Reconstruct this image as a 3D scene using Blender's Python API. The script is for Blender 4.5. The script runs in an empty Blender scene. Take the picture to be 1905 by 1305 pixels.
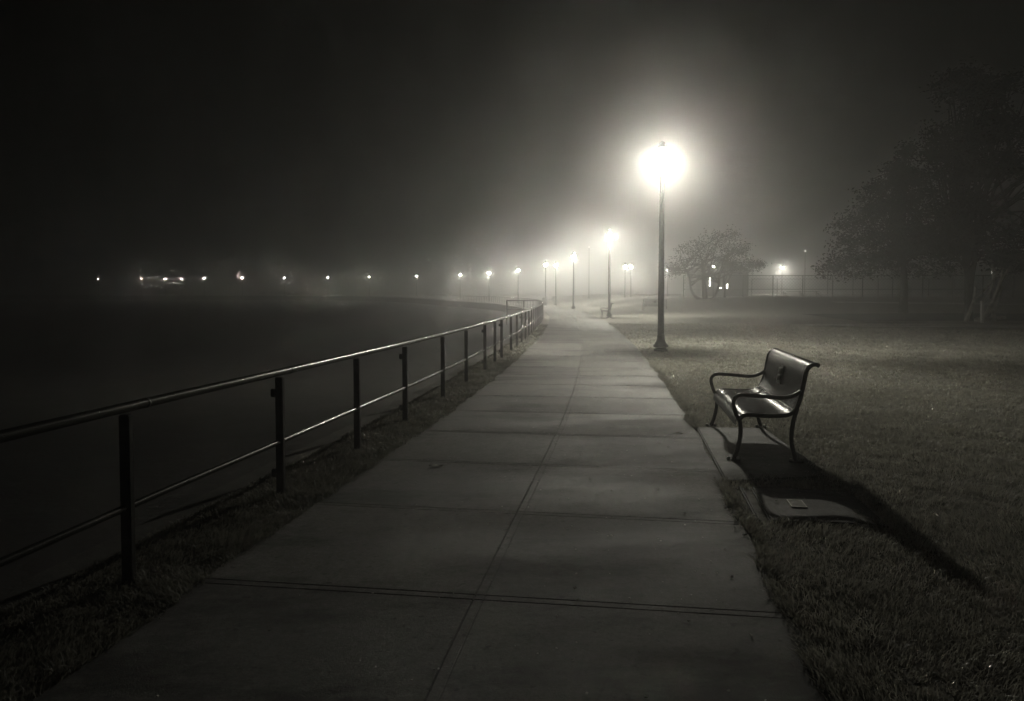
import bpy, bmesh, math, random
import numpy as np
from mathutils import Vector, Matrix, noise

rnd = random.Random(7)
PI = math.pi
scene = bpy.context.scene
col = scene.collection

# ------------------------------------------------------------------ camera
EYE = 1.65
FPX = 1370.0                       # focal length in photograph pixels (1905 wide)
TH = math.radians(2.25)
CX, CY = 952.5, 598.8              # principal point (the lens is shifted a little)
cam_d = bpy.data.cameras.new("camera")
cam_d.sensor_width = 36.0
cam_d.lens = FPX / 1905.0 * 36.0
cam_d.shift_y = -53.7 / 1905.0
cam_d.clip_start = 0.05
cam_d.clip_end = 3000.0
cam = bpy.data.objects.new("camera", cam_d)
cam.location = (0, 0, EYE)
cam.rotation_euler = (PI / 2 - TH, 0, 0)
col.objects.link(cam)
scene.camera = cam

# ------------------------------------------------------------------ night sky, exposure
world = bpy.data.worlds.new("World")
scene.world = world
world.use_nodes = True
wn = world.node_tree
for n in list(wn.nodes):
    wn.nodes.remove(n)
sky = wn.nodes.new("ShaderNodeTexSky")
sky.sky_type = 'NISHITA'
sky.sun_disc = False
sky.sun_elevation = math.radians(-9)
sky.sun_rotation = math.radians(200)
bw = wn.nodes.new("ShaderNodeRGBToBW")
tint = wn.nodes.new("ShaderNodeMix"); tint.data_type = 'RGBA'; tint.blend_type = 'MULTIPLY'
tint.inputs[0].default_value = 1.0
tint.inputs[7].default_value = (1.0, 0.97, 0.80, 1)
bg = wn.nodes.new("ShaderNodeBackground")
bg.inputs[1].default_value = 0.05
wo = wn.nodes.new("ShaderNodeOutputWorld")
wn.links.new(sky.outputs[0], bw.inputs[0])
wn.links.new(bw.outputs[0], tint.inputs[6])
wn.links.new(tint.outputs[2], bg.inputs[0])
wn.links.new(bg.outputs[0], wo.inputs[0])
scene.view_settings.view_transform = 'Standard'
scene.view_settings.look = 'None'
scene.view_settings.exposure = 0.0
scene.view_settings.gamma = 1.0
scene.cycles.volume_bounces = 1
scene.cycles.max_bounces = 6
scene.cycles.diffuse_bounces = 2
scene.cycles.glossy_bounces = 2
scene.cycles.sample_clamp_indirect = 4.0
scene.cycles.sample_clamp_direct = 0.0
scene.cycles.caustics_reflective = False
scene.cycles.caustics_refractive = False
scene.cycles.use_light_tree = True
scene.cycles.use_denoising = True
scene.cycles.denoiser = 'OPENIMAGEDENOISE'
scene.cycles.denoising_input_passes = 'RGB_ALBEDO_NORMAL'
scene.cycles.denoising_prefilter = 'ACCURATE'

LAMP_POWER = 2200.0
LAMP_COL = (1.0, 0.957, 0.825, 1)
FOG = ((0.0053, 0.905), (0.0035, 0.42))

# ------------------------------------------------------------------ materials
def mat(name, base=(0.2, 0.2, 0.2), rough=0.8, metal=0.0, spec=0.5, noise_amt=0.0, noise_scale=5.0, bump=0.0,
        bump_scale=40.0, rough_amt=0.0, detail=4.0):
    m = bpy.data.materials.new(name); m.use_nodes = True
    nt = m.node_tree; b = nt.nodes["Principled BSDF"]
    b.inputs["Base Color"].default_value = (*base, 1)
    b.inputs["Roughness"].default_value = rough
    b.inputs["Metallic"].default_value = metal
    b.inputs["Specular IOR Level"].default_value = spec
    tc = nt.nodes.new("ShaderNodeTexCoord")
    if noise_amt > 0:
        n = nt.nodes.new("ShaderNodeTexNoise"); n.inputs["Scale"].default_value = noise_scale
        n.inputs["Detail"].default_value = detail
        nt.links.new(tc.outputs["Object"], n.inputs["Vector"])
        r = nt.nodes.new("ShaderNodeMapRange")
        r.inputs[1].default_value = 0.3; r.inputs[2].default_value = 0.7
        r.inputs[3].default_value = 1 - noise_amt; r.inputs[4].default_value = 1 + noise_amt
        nt.links.new(n.outputs[0], r.inputs[0])
        mx = nt.nodes.new("ShaderNodeVectorMath"); mx.operation = 'SCALE'
        mx.inputs[0].default_value = base
        nt.links.new(r.outputs[0], mx.inputs["Scale"])
        nt.links.new(mx.outputs[0], b.inputs["Base Color"])
        if rough_amt > 0:
            r2 = nt.nodes.new("ShaderNodeMapRange")
            r2.inputs[1].default_value = 0.3; r2.inputs[2].default_value = 0.7
            r2.inputs[3].default_value = rough - rough_amt; r2.inputs[4].default_value = min(1, rough + rough_amt)
            nt.links.new(n.outputs[0], r2.inputs[0]); nt.links.new(r2.outputs[0], b.inputs["Roughness"])
    if bump > 0:
        n2 = nt.nodes.new("ShaderNodeTexNoise"); n2.inputs["Scale"].default_value = bump_scale
        n2.inputs["Detail"].default_value = 6
        nt.links.new(tc.outputs["Object"], n2.inputs["Vector"])
        bp = nt.nodes.new("ShaderNodeBump"); bp.inputs["Strength"].default_value = bump
        bp.inputs["Distance"].default_value = 0.02
        nt.links.new(n2.outputs[0], bp.inputs["Height"]); nt.links.new(bp.outputs[0], b.inputs["Normal"])
    return m

def emit(name, strength, color=LAMP_COL):
    m = bpy.data.materials.new(name); m.use_nodes = True
    nt = m.node_tree
    for n in list(nt.nodes): nt.nodes.remove(n)
    e = nt.nodes.new("ShaderNodeEmission"); e.inputs[0].default_value = color; e.inputs[1].default_value = strength
    o = nt.nodes.new("ShaderNodeOutputMaterial"); nt.links.new(e.outputs[0], o.inputs[0])
    return m

def concrete(name, base, wet=0.0):
    m = bpy.data.materials.new(name); m.use_nodes = True
    nt = m.node_tree; L = nt.links; b = nt.nodes["Principled BSDF"]
    tc = nt.nodes.new("ShaderNodeTexCoord")
    def nz(scale, detail=5, rough=0.6, vec=None):
        n = nt.nodes.new("ShaderNodeTexNoise"); n.inputs["Scale"].default_value = scale
        n.inputs["Detail"].default_value = detail; n.inputs["Roughness"].default_value = rough
        L.new(vec or tc.outputs["Object"], n.inputs["Vector"]); return n.outputs[0]
    def rng(x, a, b_, c, d):
        r = nt.nodes.new("ShaderNodeMapRange")
        for i, v in enumerate((a, b_, c, d)): r.inputs[i + 1].default_value = v
        L.new(x, r.inputs[0]); return r.outputs[0]
    def mul(x, y):
        k = nt.nodes.new("ShaderNodeMath"); k.operation = 'MULTIPLY'; L.new(x, k.inputs[0]); L.new(y, k.inputs[1]); return k.outputs[0]
    mp = nt.nodes.new("ShaderNodeMapping"); mp.inputs["Scale"].default_value = (0.35, 1.0, 1.0)
    L.new(tc.outputs["Object"], mp.inputs["Vector"])
    big = rng(nz(0.9, 4, 0.55, mp.outputs[0]), 0.38, 0.62, 0.80, 1.08)
    mid = rng(nz(6), 0.3, 0.7, 0.86, 1.14)
    fine = rng(nz(32, 6, 0.9), 0.30, 0.70, 0.50, 1.50)
    at = nt.nodes.new("ShaderNodeAttribute"); at.attribute_name = "groove"
    gr = rng(at.outputs["Fac"], 0.0, 1.0, 1.0, 0.22)
    tn = nt.nodes.new("ShaderNodeAttribute"); tn.attribute_name = "tone"
    tone = rng(tn.outputs["Fac"], -1.0, 1.0, 0.76, 1.24)
    mp2 = nt.nodes.new("ShaderNodeMapping"); mp2.inputs["Scale"].default_value = (0.55, 1.25, 1.0); mp2.inputs["Location"].default_value = (3.1, 7.7, 0)
    L.new(tc.outputs["Object"], mp2.inputs["Vector"])
    stain = rng(nz(0.85, 8, 0.70, mp2.outputs[0]), 0.41, 0.50, 0.40, 1.0)
    spots = rng(nz(16, 2, 0.5), 0.27, 0.33, 0.55, 1.0)
    pits = rng(nz(85, 3, 0.9), 0.30, 0.40, 0.35, 1.0)
    big = mul(mul(mul(big, tone), mul(stain, spots)), pits)
    v = mul(mul(mul(big, mid), fine), gr)
    mx = nt.nodes.new("ShaderNodeVectorMath"); mx.operation = 'SCALE'; mx.inputs[0].default_value = base
    L.new(v, mx.inputs["Scale"]); L.new(mx.outputs[0], b.inputs["Base Color"])
    rr = rng(nz(0.9, 4, 0.55, mp.outputs[0]), 0.38, 0.62, 0.62, 0.82); L.new(rr, b.inputs["Roughness"])
    bp = nt.nodes.new("ShaderNodeBump"); bp.inputs["Strength"].default_value = 0.8; bp.inputs["Distance"].default_value = 0.008
    L.new(nz(75, 8, 0.8), bp.inputs["Height"]); L.new(bp.outputs[0], b.inputs["Normal"])
    return m

M = {}
M['path'] = concrete('path_concrete', (0.168, 0.165, 0.156))
M['pad'] = concrete('pad_concrete', (0.13, 0.128, 0.12))
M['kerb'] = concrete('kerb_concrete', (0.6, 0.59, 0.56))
M['soil'] = mat('lawn_soil', (0.27, 0.265, 0.235), 0.95, noise_amt=0.55, noise_scale=9, bump=0.7, bump_scale=24, detail=8)
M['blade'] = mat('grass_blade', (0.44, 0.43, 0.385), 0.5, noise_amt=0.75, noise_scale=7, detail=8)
def translucent(m, fac, c):
    nt = m.node_tree; b = nt.nodes["Principled BSDF"]; o = [n for n in nt.nodes if n.type == 'OUTPUT_MATERIAL'][0]
    t = nt.nodes.new("ShaderNodeBsdfTranslucent"); t.inputs[0].default_value = c
    mx = nt.nodes.new("ShaderNodeMixShader"); mx.inputs[0].default_value = fac
    nt.links.new(b.outputs[0], mx.inputs[1]); nt.links.new(t.outputs[0], mx.inputs[2]); nt.links.new(mx.outputs[0], o.inputs[0])
translucent(M['blade'], 0.42, (0.5, 0.49, 0.42, 1))
M['blade_shaded'] = mat('verge_blade_shaded', (0.24, 0.235, 0.20), 0.6, noise_amt=0.6, noise_scale=3.5)  # blade colour darkened to stand in for railing shade and light falloff
translucent(M['blade_shaded'], 0.4, (0.24, 0.235, 0.2, 1))
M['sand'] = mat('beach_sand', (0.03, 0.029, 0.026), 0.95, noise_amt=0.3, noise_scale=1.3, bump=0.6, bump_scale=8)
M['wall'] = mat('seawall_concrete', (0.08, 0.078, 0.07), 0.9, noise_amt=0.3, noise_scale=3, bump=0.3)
M['rail'] = mat('rail_paint', (0.12, 0.12, 0.114), 0.26, 0.7, noise_amt=0.15, noise_scale=5)
M['post'] = mat('post_paint', (0.03, 0.03, 0.028), 0.6, 0.1, noise_amt=0.5, noise_scale=14)
M['bench'] = mat('bench_enamel', (0.09, 0.09, 0.086), 0.26, 0.9, noise_amt=0.15, noise_scale=6)
M['frame'] = mat('bench_frame_enamel', (0.05, 0.05, 0.047), 0.32, 0.4, noise_amt=0.2, noise_scale=6)
M['lamp'] = mat('lamp_paint', (0.03, 0.03, 0.028), 0.5, 0.2, noise_amt=0.4, noise_scale=10)
M['bark'] = mat('tree_bark', (0.07, 0.067, 0.06), 0.95, noise_amt=0.4, noise_scale=8, bump=0.8, bump_scale=12)
M['palebark'] = mat('pale_bark', (0.42, 0.41, 0.37), 0.9, noise_amt=0.5, noise_scale=5, bump=0.6, bump_scale=12)
M['leaf'] = mat('tree_leaf', (0.05, 0.05, 0.044), 0.7, noise_amt=0.4, noise_scale=3)
M['steel'] = mat('galvanised_steel', (0.12, 0.12, 0.115), 0.5, 0.6, noise_amt=0.2)
M['bolt'] = mat('bolt_steel', (0.85, 0.84, 0.8), 0.4, 0.5)
M['plate'] = mat('plaque_bronze', (0.12, 0.115, 0.10), 0.4, 0.7, noise_amt=0.5, noise_scale=30)
M['platerim'] = mat('plaque_rim', (0.5, 0.49, 0.45), 0.5, 0.6)
M['white'] = mat('white_paint', (0.7, 0.69, 0.65), 0.6, noise_amt=0.15)
M['dark'] = mat('dark_siding', (0.09, 0.088, 0.08), 0.85, noise_amt=0.2)
M['mulch'] = mat('mulch', (0.035, 0.034, 0.03), 0.95, noise_amt=0.5, noise_scale=6, bump=1.0, bump_scale=20)
M['grit'] = mat('pale_grit_and_glint', (0.62, 0.61, 0.56), 0.5, 0.0)
M['leafdry'] = mat('dry_leaf', (0.34, 0.33, 0.29), 0.6, noise_amt=0.4, noise_scale=60)
def clear_glass(name, glow=140.0):
    m = bpy.data.materials.new(name); m.use_nodes = True
    nt = m.node_tree
    for n in list(nt.nodes): nt.nodes.remove(n)
    t = nt.nodes.new("ShaderNodeBsdfTransparent"); t.inputs[0].default_value = (0.97, 0.97, 0.96, 1)
    e = nt.nodes.new("ShaderNodeEmission"); e.inputs[0].default_value = LAMP_COL; e.inputs[1].default_value = glow
    a = nt.nodes.new("ShaderNodeAddShader"); nt.links.new(t.outputs[0], a.inputs[0]); nt.links.new(e.outputs[0], a.inputs[1])
    o = nt.nodes.new("ShaderNodeOutputMaterial"); nt.links.new(a.outputs[0], o.inputs[0])
    m.cycles.emission_sampling = 'NONE'
    return m
M['glow'] = clear_glass('globe_glass', 200.0); M['glow_dim'] = clear_glass('globe_glass_dim', 260.0); M['glow_faint'] = clear_glass('globe_glass_faint', 130.0)

# ------------------------------------------------------------------ helpers
def tag(o, label=None, cat=None, group=None, kind=None):
    if label: o["label"] = label
    if cat: o["category"] = cat
    if group: o["group"] = group
    if kind: o["kind"] = kind
    return o

def mesh_obj(name, verts, faces, m, parent=None, smooth=False):
    me = bpy.data.meshes.new(name)
    me.from_pydata([tuple(v) for v in verts], [], faces)
    me.update()
    me.materials.append(m)
    if smooth: me.polygons.foreach_set("use_smooth", [True] * len(me.polygons))
    o = bpy.data.objects.new(name, me); col.objects.link(o)
    if parent: o.parent = parent
    return o

def empty(name, loc=(0, 0, 0), rz=0.0):
    o = bpy.data.objects.new(name, None); o.location = loc; o.rotation_euler = (0, 0, rz)
    o.empty_display_size = 0.3
    col.objects.link(o); return o

class MB:
    def __init__(s): s.v = []; s.f = []; s.sm = True
    def add(s, v, f):
        n = len(s.v); s.v += [tuple(x) for x in v]; s.f += [tuple(i + n for i in q) for q in f]
    def box(s, c, size, rot=None):
        hx, hy, hz = size[0] / 2, size[1] / 2, size[2] / 2
        vs = [Vector((x, y, z)) for x in (-hx, hx) for y in (-hy, hy) for z in (-hz, hz)]
        if rot is not None: vs = [rot @ v for v in vs]
        c = Vector(c); vs = [v + c for v in vs]
        s.add(vs, [(0, 1, 3, 2), (4, 6, 7, 5), (0, 4, 5, 1), (2, 3, 7, 6), (0, 2, 6, 4), (1, 5, 7, 3)])
    def tube(s, pts, r, n=8, cap=True):
        pts = [Vector(p) for p in pts]
        rs = r if isinstance(r, (list, tuple)) else [r] * len(pts)
        t0 = (pts[1] - pts[0]).normalized()
        a = Vector((0, 0, 1)) if abs(t0.z) < 0.9 else Vector((1, 0, 0))
        u = t0.cross(a).normalized()
        vs = []; fs = []
        for i, p in enumerate(pts):
            if i == 0: t = pts[1] - pts[0]
            elif i == len(pts) - 1: t = pts[-1] - pts[-2]
            else: t = (pts[i + 1] - pts[i]).normalized() + (pts[i] - pts[i - 1]).normalized()
            t.normalize()
            u = (u - t * u.dot(t)).normalized(); w = t.cross(u)
            for k in range(n):
                an = 2 * PI * k / n
                vs.append(p + (u * math.cos(an) + w * math.sin(an)) * rs[i])
        for i in range(len(pts) - 1):
            for k in range(n):
                k2 = (k + 1) % n
                fs.append((i * n + k, i * n + k2, (i + 1) * n + k2, (i + 1) * n + k))
        if cap:
            fs.append(tuple(range(n - 1, -1, -1))); b = (len(pts) - 1) * n
            fs.append(tuple(range(b, b + n)))
        s.add(vs, fs)
    def lathe(s, prof, n=16, c=(0, 0, 0), flute=0.0):
        vs = []; fs = []
        for (r, z) in prof:
            for k in range(n):
                an = 2 * PI * k / n
                rr = r * (1 - (flute if k % 2 else 0))
                vs.append((c[0] + rr * math.cos(an), c[1] + rr * math.sin(an), c[2] + z))
        for i in range(len(prof) - 1):
            for k in range(n):
                k2 = (k + 1) % n
                fs.append((i * n + k, i * n + k2, (i + 1) * n + k2, (i + 1) * n + k))
        fs.append(tuple(range(n - 1, -1, -1))); b = (len(prof) - 1) * n
        fs.append(tuple(range(b, b + n)))
        s.add(vs, fs)
    def build(s, name, m, parent=None, smooth=True):
        return mesh_obj(name, s.v, s.f, m, parent, smooth)

def autosmooth(o, ang=35):
    me = o.data
    bm = bmesh.new(); bm.from_mesh(me)
    a = math.radians(ang)
    for e in bm.edges:
        if len(e.link_faces) == 2 and e.calc_face_angle(0) > a: e.smooth = False
    bm.to_mesh(me); bm.free(); return o

def catmull(pts, per=8, closed=False):
    P = [Vector(p) for p in pts]
    P = [P[0] * 2 - P[1]] + P + [P[-1] * 2 - P[-2]]
    out = []
    for i in range(1, len(P) - 2):
        for k in range(per):
            t = k / per; a, b, c, d = P[i - 1:i + 3]
            out.append(0.5 * ((2 * b) + (c - a) * t + (2 * a - 5 * b + 4 * c - d) * t * t + (3 * b - a - 3 * c + d) * t ** 3))
    out.append(P[-2]); return out

def ray(px, py):
    X = (px - CX) / FPX; Y = -(py - CY) / FPX
    return Vector((X, math.cos(TH) + Y * math.sin(TH), -math.sin(TH) + Y * math.cos(TH)))
def on_z(px, py, z=0.0):
    d = ray(px, py); t = (z - EYE) / d.z; return Vector((0, 0, EYE)) + d * t
def at_d(px, py, dist):
    d = ray(px, py); t = dist / d.y; return Vector((0, 0, EYE)) + d * t
def sst(a, b, x):
    t = max(0.0, min(1.0, (x - a) / (b - a))); return t * t * (3 - 2 * t)

# ------------------------------------------------------------------ terrain heights and the promenade line
def hgt(x, y):
    far = 0.75 * sst(125, 200, y)
    berm = 1.15 * sst(38, 76, y) * sst(7, 19, x) * (1 - sst(150, 200, y))
    return far + berm



GLOBE_Z = 5.37
# lamps along the promenade: photograph position of the light, solved for distance
lamp_px = [(1232, 297), (1134, 440), (1067, 477), (1015, 492), (964, 502), (910, 508), (856, 511), (775, 513), (687, 514.3),
           (610, 516), (529, 517), (451, 517), (380, 517.7), (338, 518), (308, 518.2), (263, 518.4), (183, 519)]
def solve(px, py, gz=GLOBE_Z):
    d = 100.0
    for _ in range(60):
        z = gz + hgt(0, d) if px < 1240 else gz + hgt((px - CX) / FPX * d, d)
        r = ray(px, py); t = (z - EYE) / r.z
        d = 0.5 * d + 0.5 * (r.y * t)
    p = at_d(px, py, d); return p
lamps = [solve(*p) for p in lamp_px]

ctrl = [(-1.95, -14), (-1.50, -8), (-0.62, 0.5), (-0.19, 3.8), (0.05, 5.34), (0.29, 6.89), (0.73, 9.83), (1.33, 14.6), (2.30, 23.8), (3.22, 34.8), (4.05, 48), (4.38, 60), (4.10, 74)]
prev = None
for i in range(3, len(lamps)):
    a = lamps[i - 1]; b = lamps[min(i + 1, len(lamps) - 1)]
    t = Vector((b.x - a.x, b.y - a.y)).normalized(); nrm = Vector((t.y, -t.x))     # right-hand side
    p = Vector((lamps[i].x, lamps[i].y)) - nrm * 2.2
    ctrl.append((p.x, p.y))
ctrl.append((ctrl[-1][0] - 60, ctrl[-1][1] + 14)); ctrl.append((ctrl[-1][0] - 80, ctrl[-1][1] + 4))
# ease the far half of the arc
c2 = [Vector((a, b, 0)) for a, b in ctrl]
for _ in range(4):
    n2 = list(c2)
    for i in range(15, len(c2) - 1): n2[i] = c2[i] * 0.5 + (c2[i - 1] + c2[i + 1]) * 0.25
    c2 = n2
raw = catmull(c2, 24)
# resample every 0.25 m, arc length 0 at y = 3.8
STEP = 0.25
cl = [raw[0]]; acc = 0.0; cur = raw[0]
for q in raw[1:]:
    while (q - cur).length >= STEP:
        cur = cur + (q - cur).normalized() * STEP; cl.append(cur)
i0 = min(range(len(cl)), key=lambda i: abs(cl[i].y - 3.8))
CL = np.array([(p.x, p.y) for p in cl])
def C(v):
    f = v / STEP + i0; i = int(max(0, min(len(cl) - 2, math.floor(f)))); t = f - i
    return cl[i] * (1 - t) + cl[i + 1] * t
def T(v):
    return (C(v + 0.6) - C(v - 0.6)).normalized()
def at_uv(u, v):
    c = C(v); t = T(v); return Vector((c.x + t.y * u, c.y - t.x * u, 0))
VMIN = -i0 * STEP; VMAX = (len(cl) - 2 - i0) * STEP
_T = np.gradient(CL, axis=0); _T /= np.linalg.norm(_T, axis=1)[:, None]
def off_of(x, y):
    d = (CL[:, 0] - x) ** 2 + (CL[:, 1] - y) ** 2
    i = int(np.argmin(d)); t = _T[i]
    return (x - CL[i, 0]) * t[1] - (y - CL[i, 1]) * t[0]

FENCE_U = -2.03
EDGE_U = -2.42
# lawn sheet: follows the promenade, reaches far to its right
us = [EDGE_U, -2.2, -1.9, -1.66, -1.4, 0, 1.4, 1.66, 1.9, 2.2, 2.6, 3.1, 3.7, 4.4, 5.2, 6, 7, 8, 9.2, 10.5, 12, 14, 16, 18.5, 21, 24, 28, 33, 40, 50, 65, 90, 130, 200, 400]
vsn = list(np.arange(VMIN + 0.5, 45, 0.6)) + list(np.arange(45, VMAX - 1, 2.0))
vs = []; fs = []
for v in vsn:
    for u in us:
        p = at_uv(u, v)
        z = hgt(p.x, p.y) - 0.012
        if 1.7 < abs(u) and u > 0:
            z += (noise.noise(Vector((p.x * 0.35, p.y * 0.35, 0))) * 0.05 + noise.noise(Vector((p.x * 1.3, p.y * 1.3, 5))) * 0.016) * sst(1.7, 4.5, u)
        elif u <= -1.66: z += noise.noise(Vector((p.x * 3, p.y * 3, 2))) * 0.012
        vs.append((p.x, p.y, z))
nu = len(us)
for i in range(len(vsn) - 1):
    for j in range(nu - 1):
        a = i * nu + j; fs.append((a, a + 1, a + nu + 1, a + nu))
lawn = mesh_obj('ground', vs, fs, M['soil'], smooth=True); tag(lawn, kind='structure')

# beach sheet, reaching the horizon
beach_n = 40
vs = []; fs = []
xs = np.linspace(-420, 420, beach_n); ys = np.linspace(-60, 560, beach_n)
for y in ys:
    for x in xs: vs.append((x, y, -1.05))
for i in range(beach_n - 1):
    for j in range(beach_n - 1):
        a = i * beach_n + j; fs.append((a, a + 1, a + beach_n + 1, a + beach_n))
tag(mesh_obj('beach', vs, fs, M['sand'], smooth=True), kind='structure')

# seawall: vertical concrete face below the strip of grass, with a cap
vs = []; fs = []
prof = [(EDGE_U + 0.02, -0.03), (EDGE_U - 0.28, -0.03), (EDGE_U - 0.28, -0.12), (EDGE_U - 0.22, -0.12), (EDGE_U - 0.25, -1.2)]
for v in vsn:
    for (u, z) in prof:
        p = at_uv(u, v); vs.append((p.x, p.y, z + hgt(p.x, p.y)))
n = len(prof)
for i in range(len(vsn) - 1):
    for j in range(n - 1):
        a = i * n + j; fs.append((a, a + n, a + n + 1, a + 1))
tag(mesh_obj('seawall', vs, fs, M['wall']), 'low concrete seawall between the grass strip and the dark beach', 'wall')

# ------------------------------------------------------------------ concrete path with tooled joints
SL = 1.54
def build_path():
    ub = [-1.62, -1.60, -0.8, -0.05, -0.034, -0.028, -0.022, 0.022, 0.027, 0.032, 0.05, 0.8, 1.60, 1.62]
    ug = {-0.028: 1.0, 0.027: 0.45}
    vb = []; vg = []
    k = int(math.floor(VMIN / SL)) + 1
    while k * SL < VMAX - 2:
        v0 = k * SL
        if v0 < 40:
            e = 0.006 + 0.0022 * min(1.0, max(0.0, v0) / 6) + 0.004 * min(1, max(0, v0 - 6) / 8); w = [(v0 - 0.036 - e, 0), (v0 - 0.036, 1.0), (v0 - 0.036 + e, 0), (v0 + 0.027 - e, 0), (v0 + 0.027, 0.8), (v0 + 0.027 + e, 0)]
            for a, g in w: vb.append(a); vg.append(g)
            for q in (0.3, 0.55, 0.8): vb.append(v0 + SL * q); vg.append(0)
        else:
            if k % 1 == 0: vb.append(v0 - 0.01); vg.append(0); vb.append(v0); vg.append(1); vb.append(v0 + 0.01); vg.append(0); vb.append(v0 + 0.77); vg.append(0)
        k += 1
    vs = []; fs = []; gr = []; tn = []
    for v, g in zip(vb, vg):
        wob = noise.noise(Vector((0, v * 0.8, 3))) * 0.01
        for u in ub:
            ue = u
            if abs(u) > 1.5: ue = u + (noise.noise(Vector((v * 1.7, u, 9))) * 0.03)
            p = at_uv(ue + (wob if abs(u) < 0.1 else 0), v)
            gg = max(g, ug.get(u, 0) * (0.75 + 0.5 * noise.noise(Vector((0, v * 3, 1)))))
            z = 0.012 - 0.012 * gg + hgt(p.x, p.y)
            if abs(u) == 1.62: z -= 0.05
            vs.append((p.x, p.y, z)); gr.append(gg)
            kk = math.floor((v + 0.005) / SL); tn.append(random.Random(kk * 7 + (3 if u > 0 else 0)).uniform(-1, 1))
    n = len(ub)
    for i in range(len(vb) - 1):
        for j in range(n - 1):
            a = i * n + j; fs.append((a, a + 1, a + n + 1, a + n))
    o = mesh_obj('path', vs, fs, M['path']); tag(o, kind='structure')
    at = o.data.attributes.new('groove', 'FLOAT', 'POINT'); at.data.foreach_set('value', gr)
    at = o.data.attributes.new('tone', 'FLOAT', 'POINT'); at.data.foreach_set('value', tn)
build_path()

def slab(name, pts, z0, z1, m, **kw):
    n = len(pts); mb = MB()
    vs = [(p[0], p[1], z0) for p in pts] + [(p[0], p[1], z1) for p in pts]
    fs = [tuple(range(n, 2 * n)), tuple(range(n - 1, -1, -1))] + [(i, (i + 1) % n, n + (i + 1) % n, n + i) for i in range(n)]
    o = mesh_obj(name, vs, fs, m); tag(o, **kw)
    if name.endswith('pad') or True:
        bm = bmesh.new(); bm.from_mesh(o.data)
        bmesh.ops.bevel(bm, geom=[e for e in bm.edges if all(v.co.z > z1 - 1e-5 for v in e.verts)], offset=0.012, segments=2, affect='EDGES')
        bm.to_mesh(o.data); bm.free()
    return o
# bench pad and the second small pad with its plaque
slab('bench_pad', [tuple(at_uv(1.632, 2.72)[:2]), (2.86, 6.50), (3.05, 8.86), tuple(at_uv(1.632, 5.28)[:2])], -0.1, 0.018, M['pad'],
     label='square concrete pad under the near steel bench', cat='concrete pad')
slab('plaque_pad', [(1.86, 5.25), (2.66, 5.14), (2.80, 6.03), (2.02, 6.18)], -0.1, 0.014, M['pad'],
     label='small concrete pad in the grass nearest the camera with a plaque in it', cat='concrete pad')
slab('edging_strip', [(1.76, 5.22), (1.79, 5.20), (1.95, 6.17), (1.925, 6.19)], -0.05, 0.022, M['pad'],
     label='thin edging strip between the path and the small plaque pad', cat='edging')
pq = empty('ground_plaque', on_z(1482, 942) + Vector((0, 0, 0.015)), math.radians(-9))
tag(pq, 'small rectangular metal plaque with a pale rim set in the concrete pad', 'plaque')
mb = MB(); mb.box((0, 0, 0.003), (0.10, 0.185, 0.006)); mb.build('plate', M['plate'], pq, False)
mb = MB()
for sx in (-1, 1): mb.box((sx * 0.054, 0, 0.004), (0.008, 0.20, 0.009))
for sy in (-1, 1): mb.box((0, sy * 0.096, 0.004), (0.10, 0.008, 0.009))
mb.build('rim', M['platerim'], pq, False)

# the distant footpath and planting bed on the right, and a second strip behind it
def ribbon(name, pts, w, z, m):
    vs = []; fs = []; P = catmull([(a, b, 0) for a, b in pts], 10)
    for i, p in enumerate(P):
        t = (P[min(i + 1, len(P) - 1)] - P[max(i - 1, 0)]).normalized(); nn = Vector((t.y, -t.x, 0))
        for s_ in (-1, 0, 1):
            q = p + nn * w * s_ / 2; vs.append((q.x, q.y, hgt(q.x, q.y) + z))
    for i in range(len(P) - 1):
        for j in (0, 1): fs.append((i * 3 + j, i * 3 + j + 1, (i + 1) * 3 + j + 1, (i + 1) * 3 + j))
    o = mesh_obj(name, vs, fs, m); tag(o, kind='structure'); return o
a1 = on_z(1500, 607); a2 = on_z(1640, 608.5); a3 = on_z(1860, 611.5)
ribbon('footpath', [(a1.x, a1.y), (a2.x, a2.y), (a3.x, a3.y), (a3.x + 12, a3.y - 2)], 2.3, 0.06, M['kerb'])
b2 = on_z(1560, 596, 0.05); b3 = on_z(1860, 596, 0.05)
ribbon('planting_bed', [(b2.x, b2.y + 1.5), (b3.x, b3.y + 2), (b3.x + 14, b3.y + 1)], 7.5, 0.065, M['mulch'])
c1 = (27, 62); c3 = (36, 60)
ribbon('far_footpath', [c1, (32, 61.2), c3, (60, 58)], 2.4, 0.06, M['kerb'])

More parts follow.
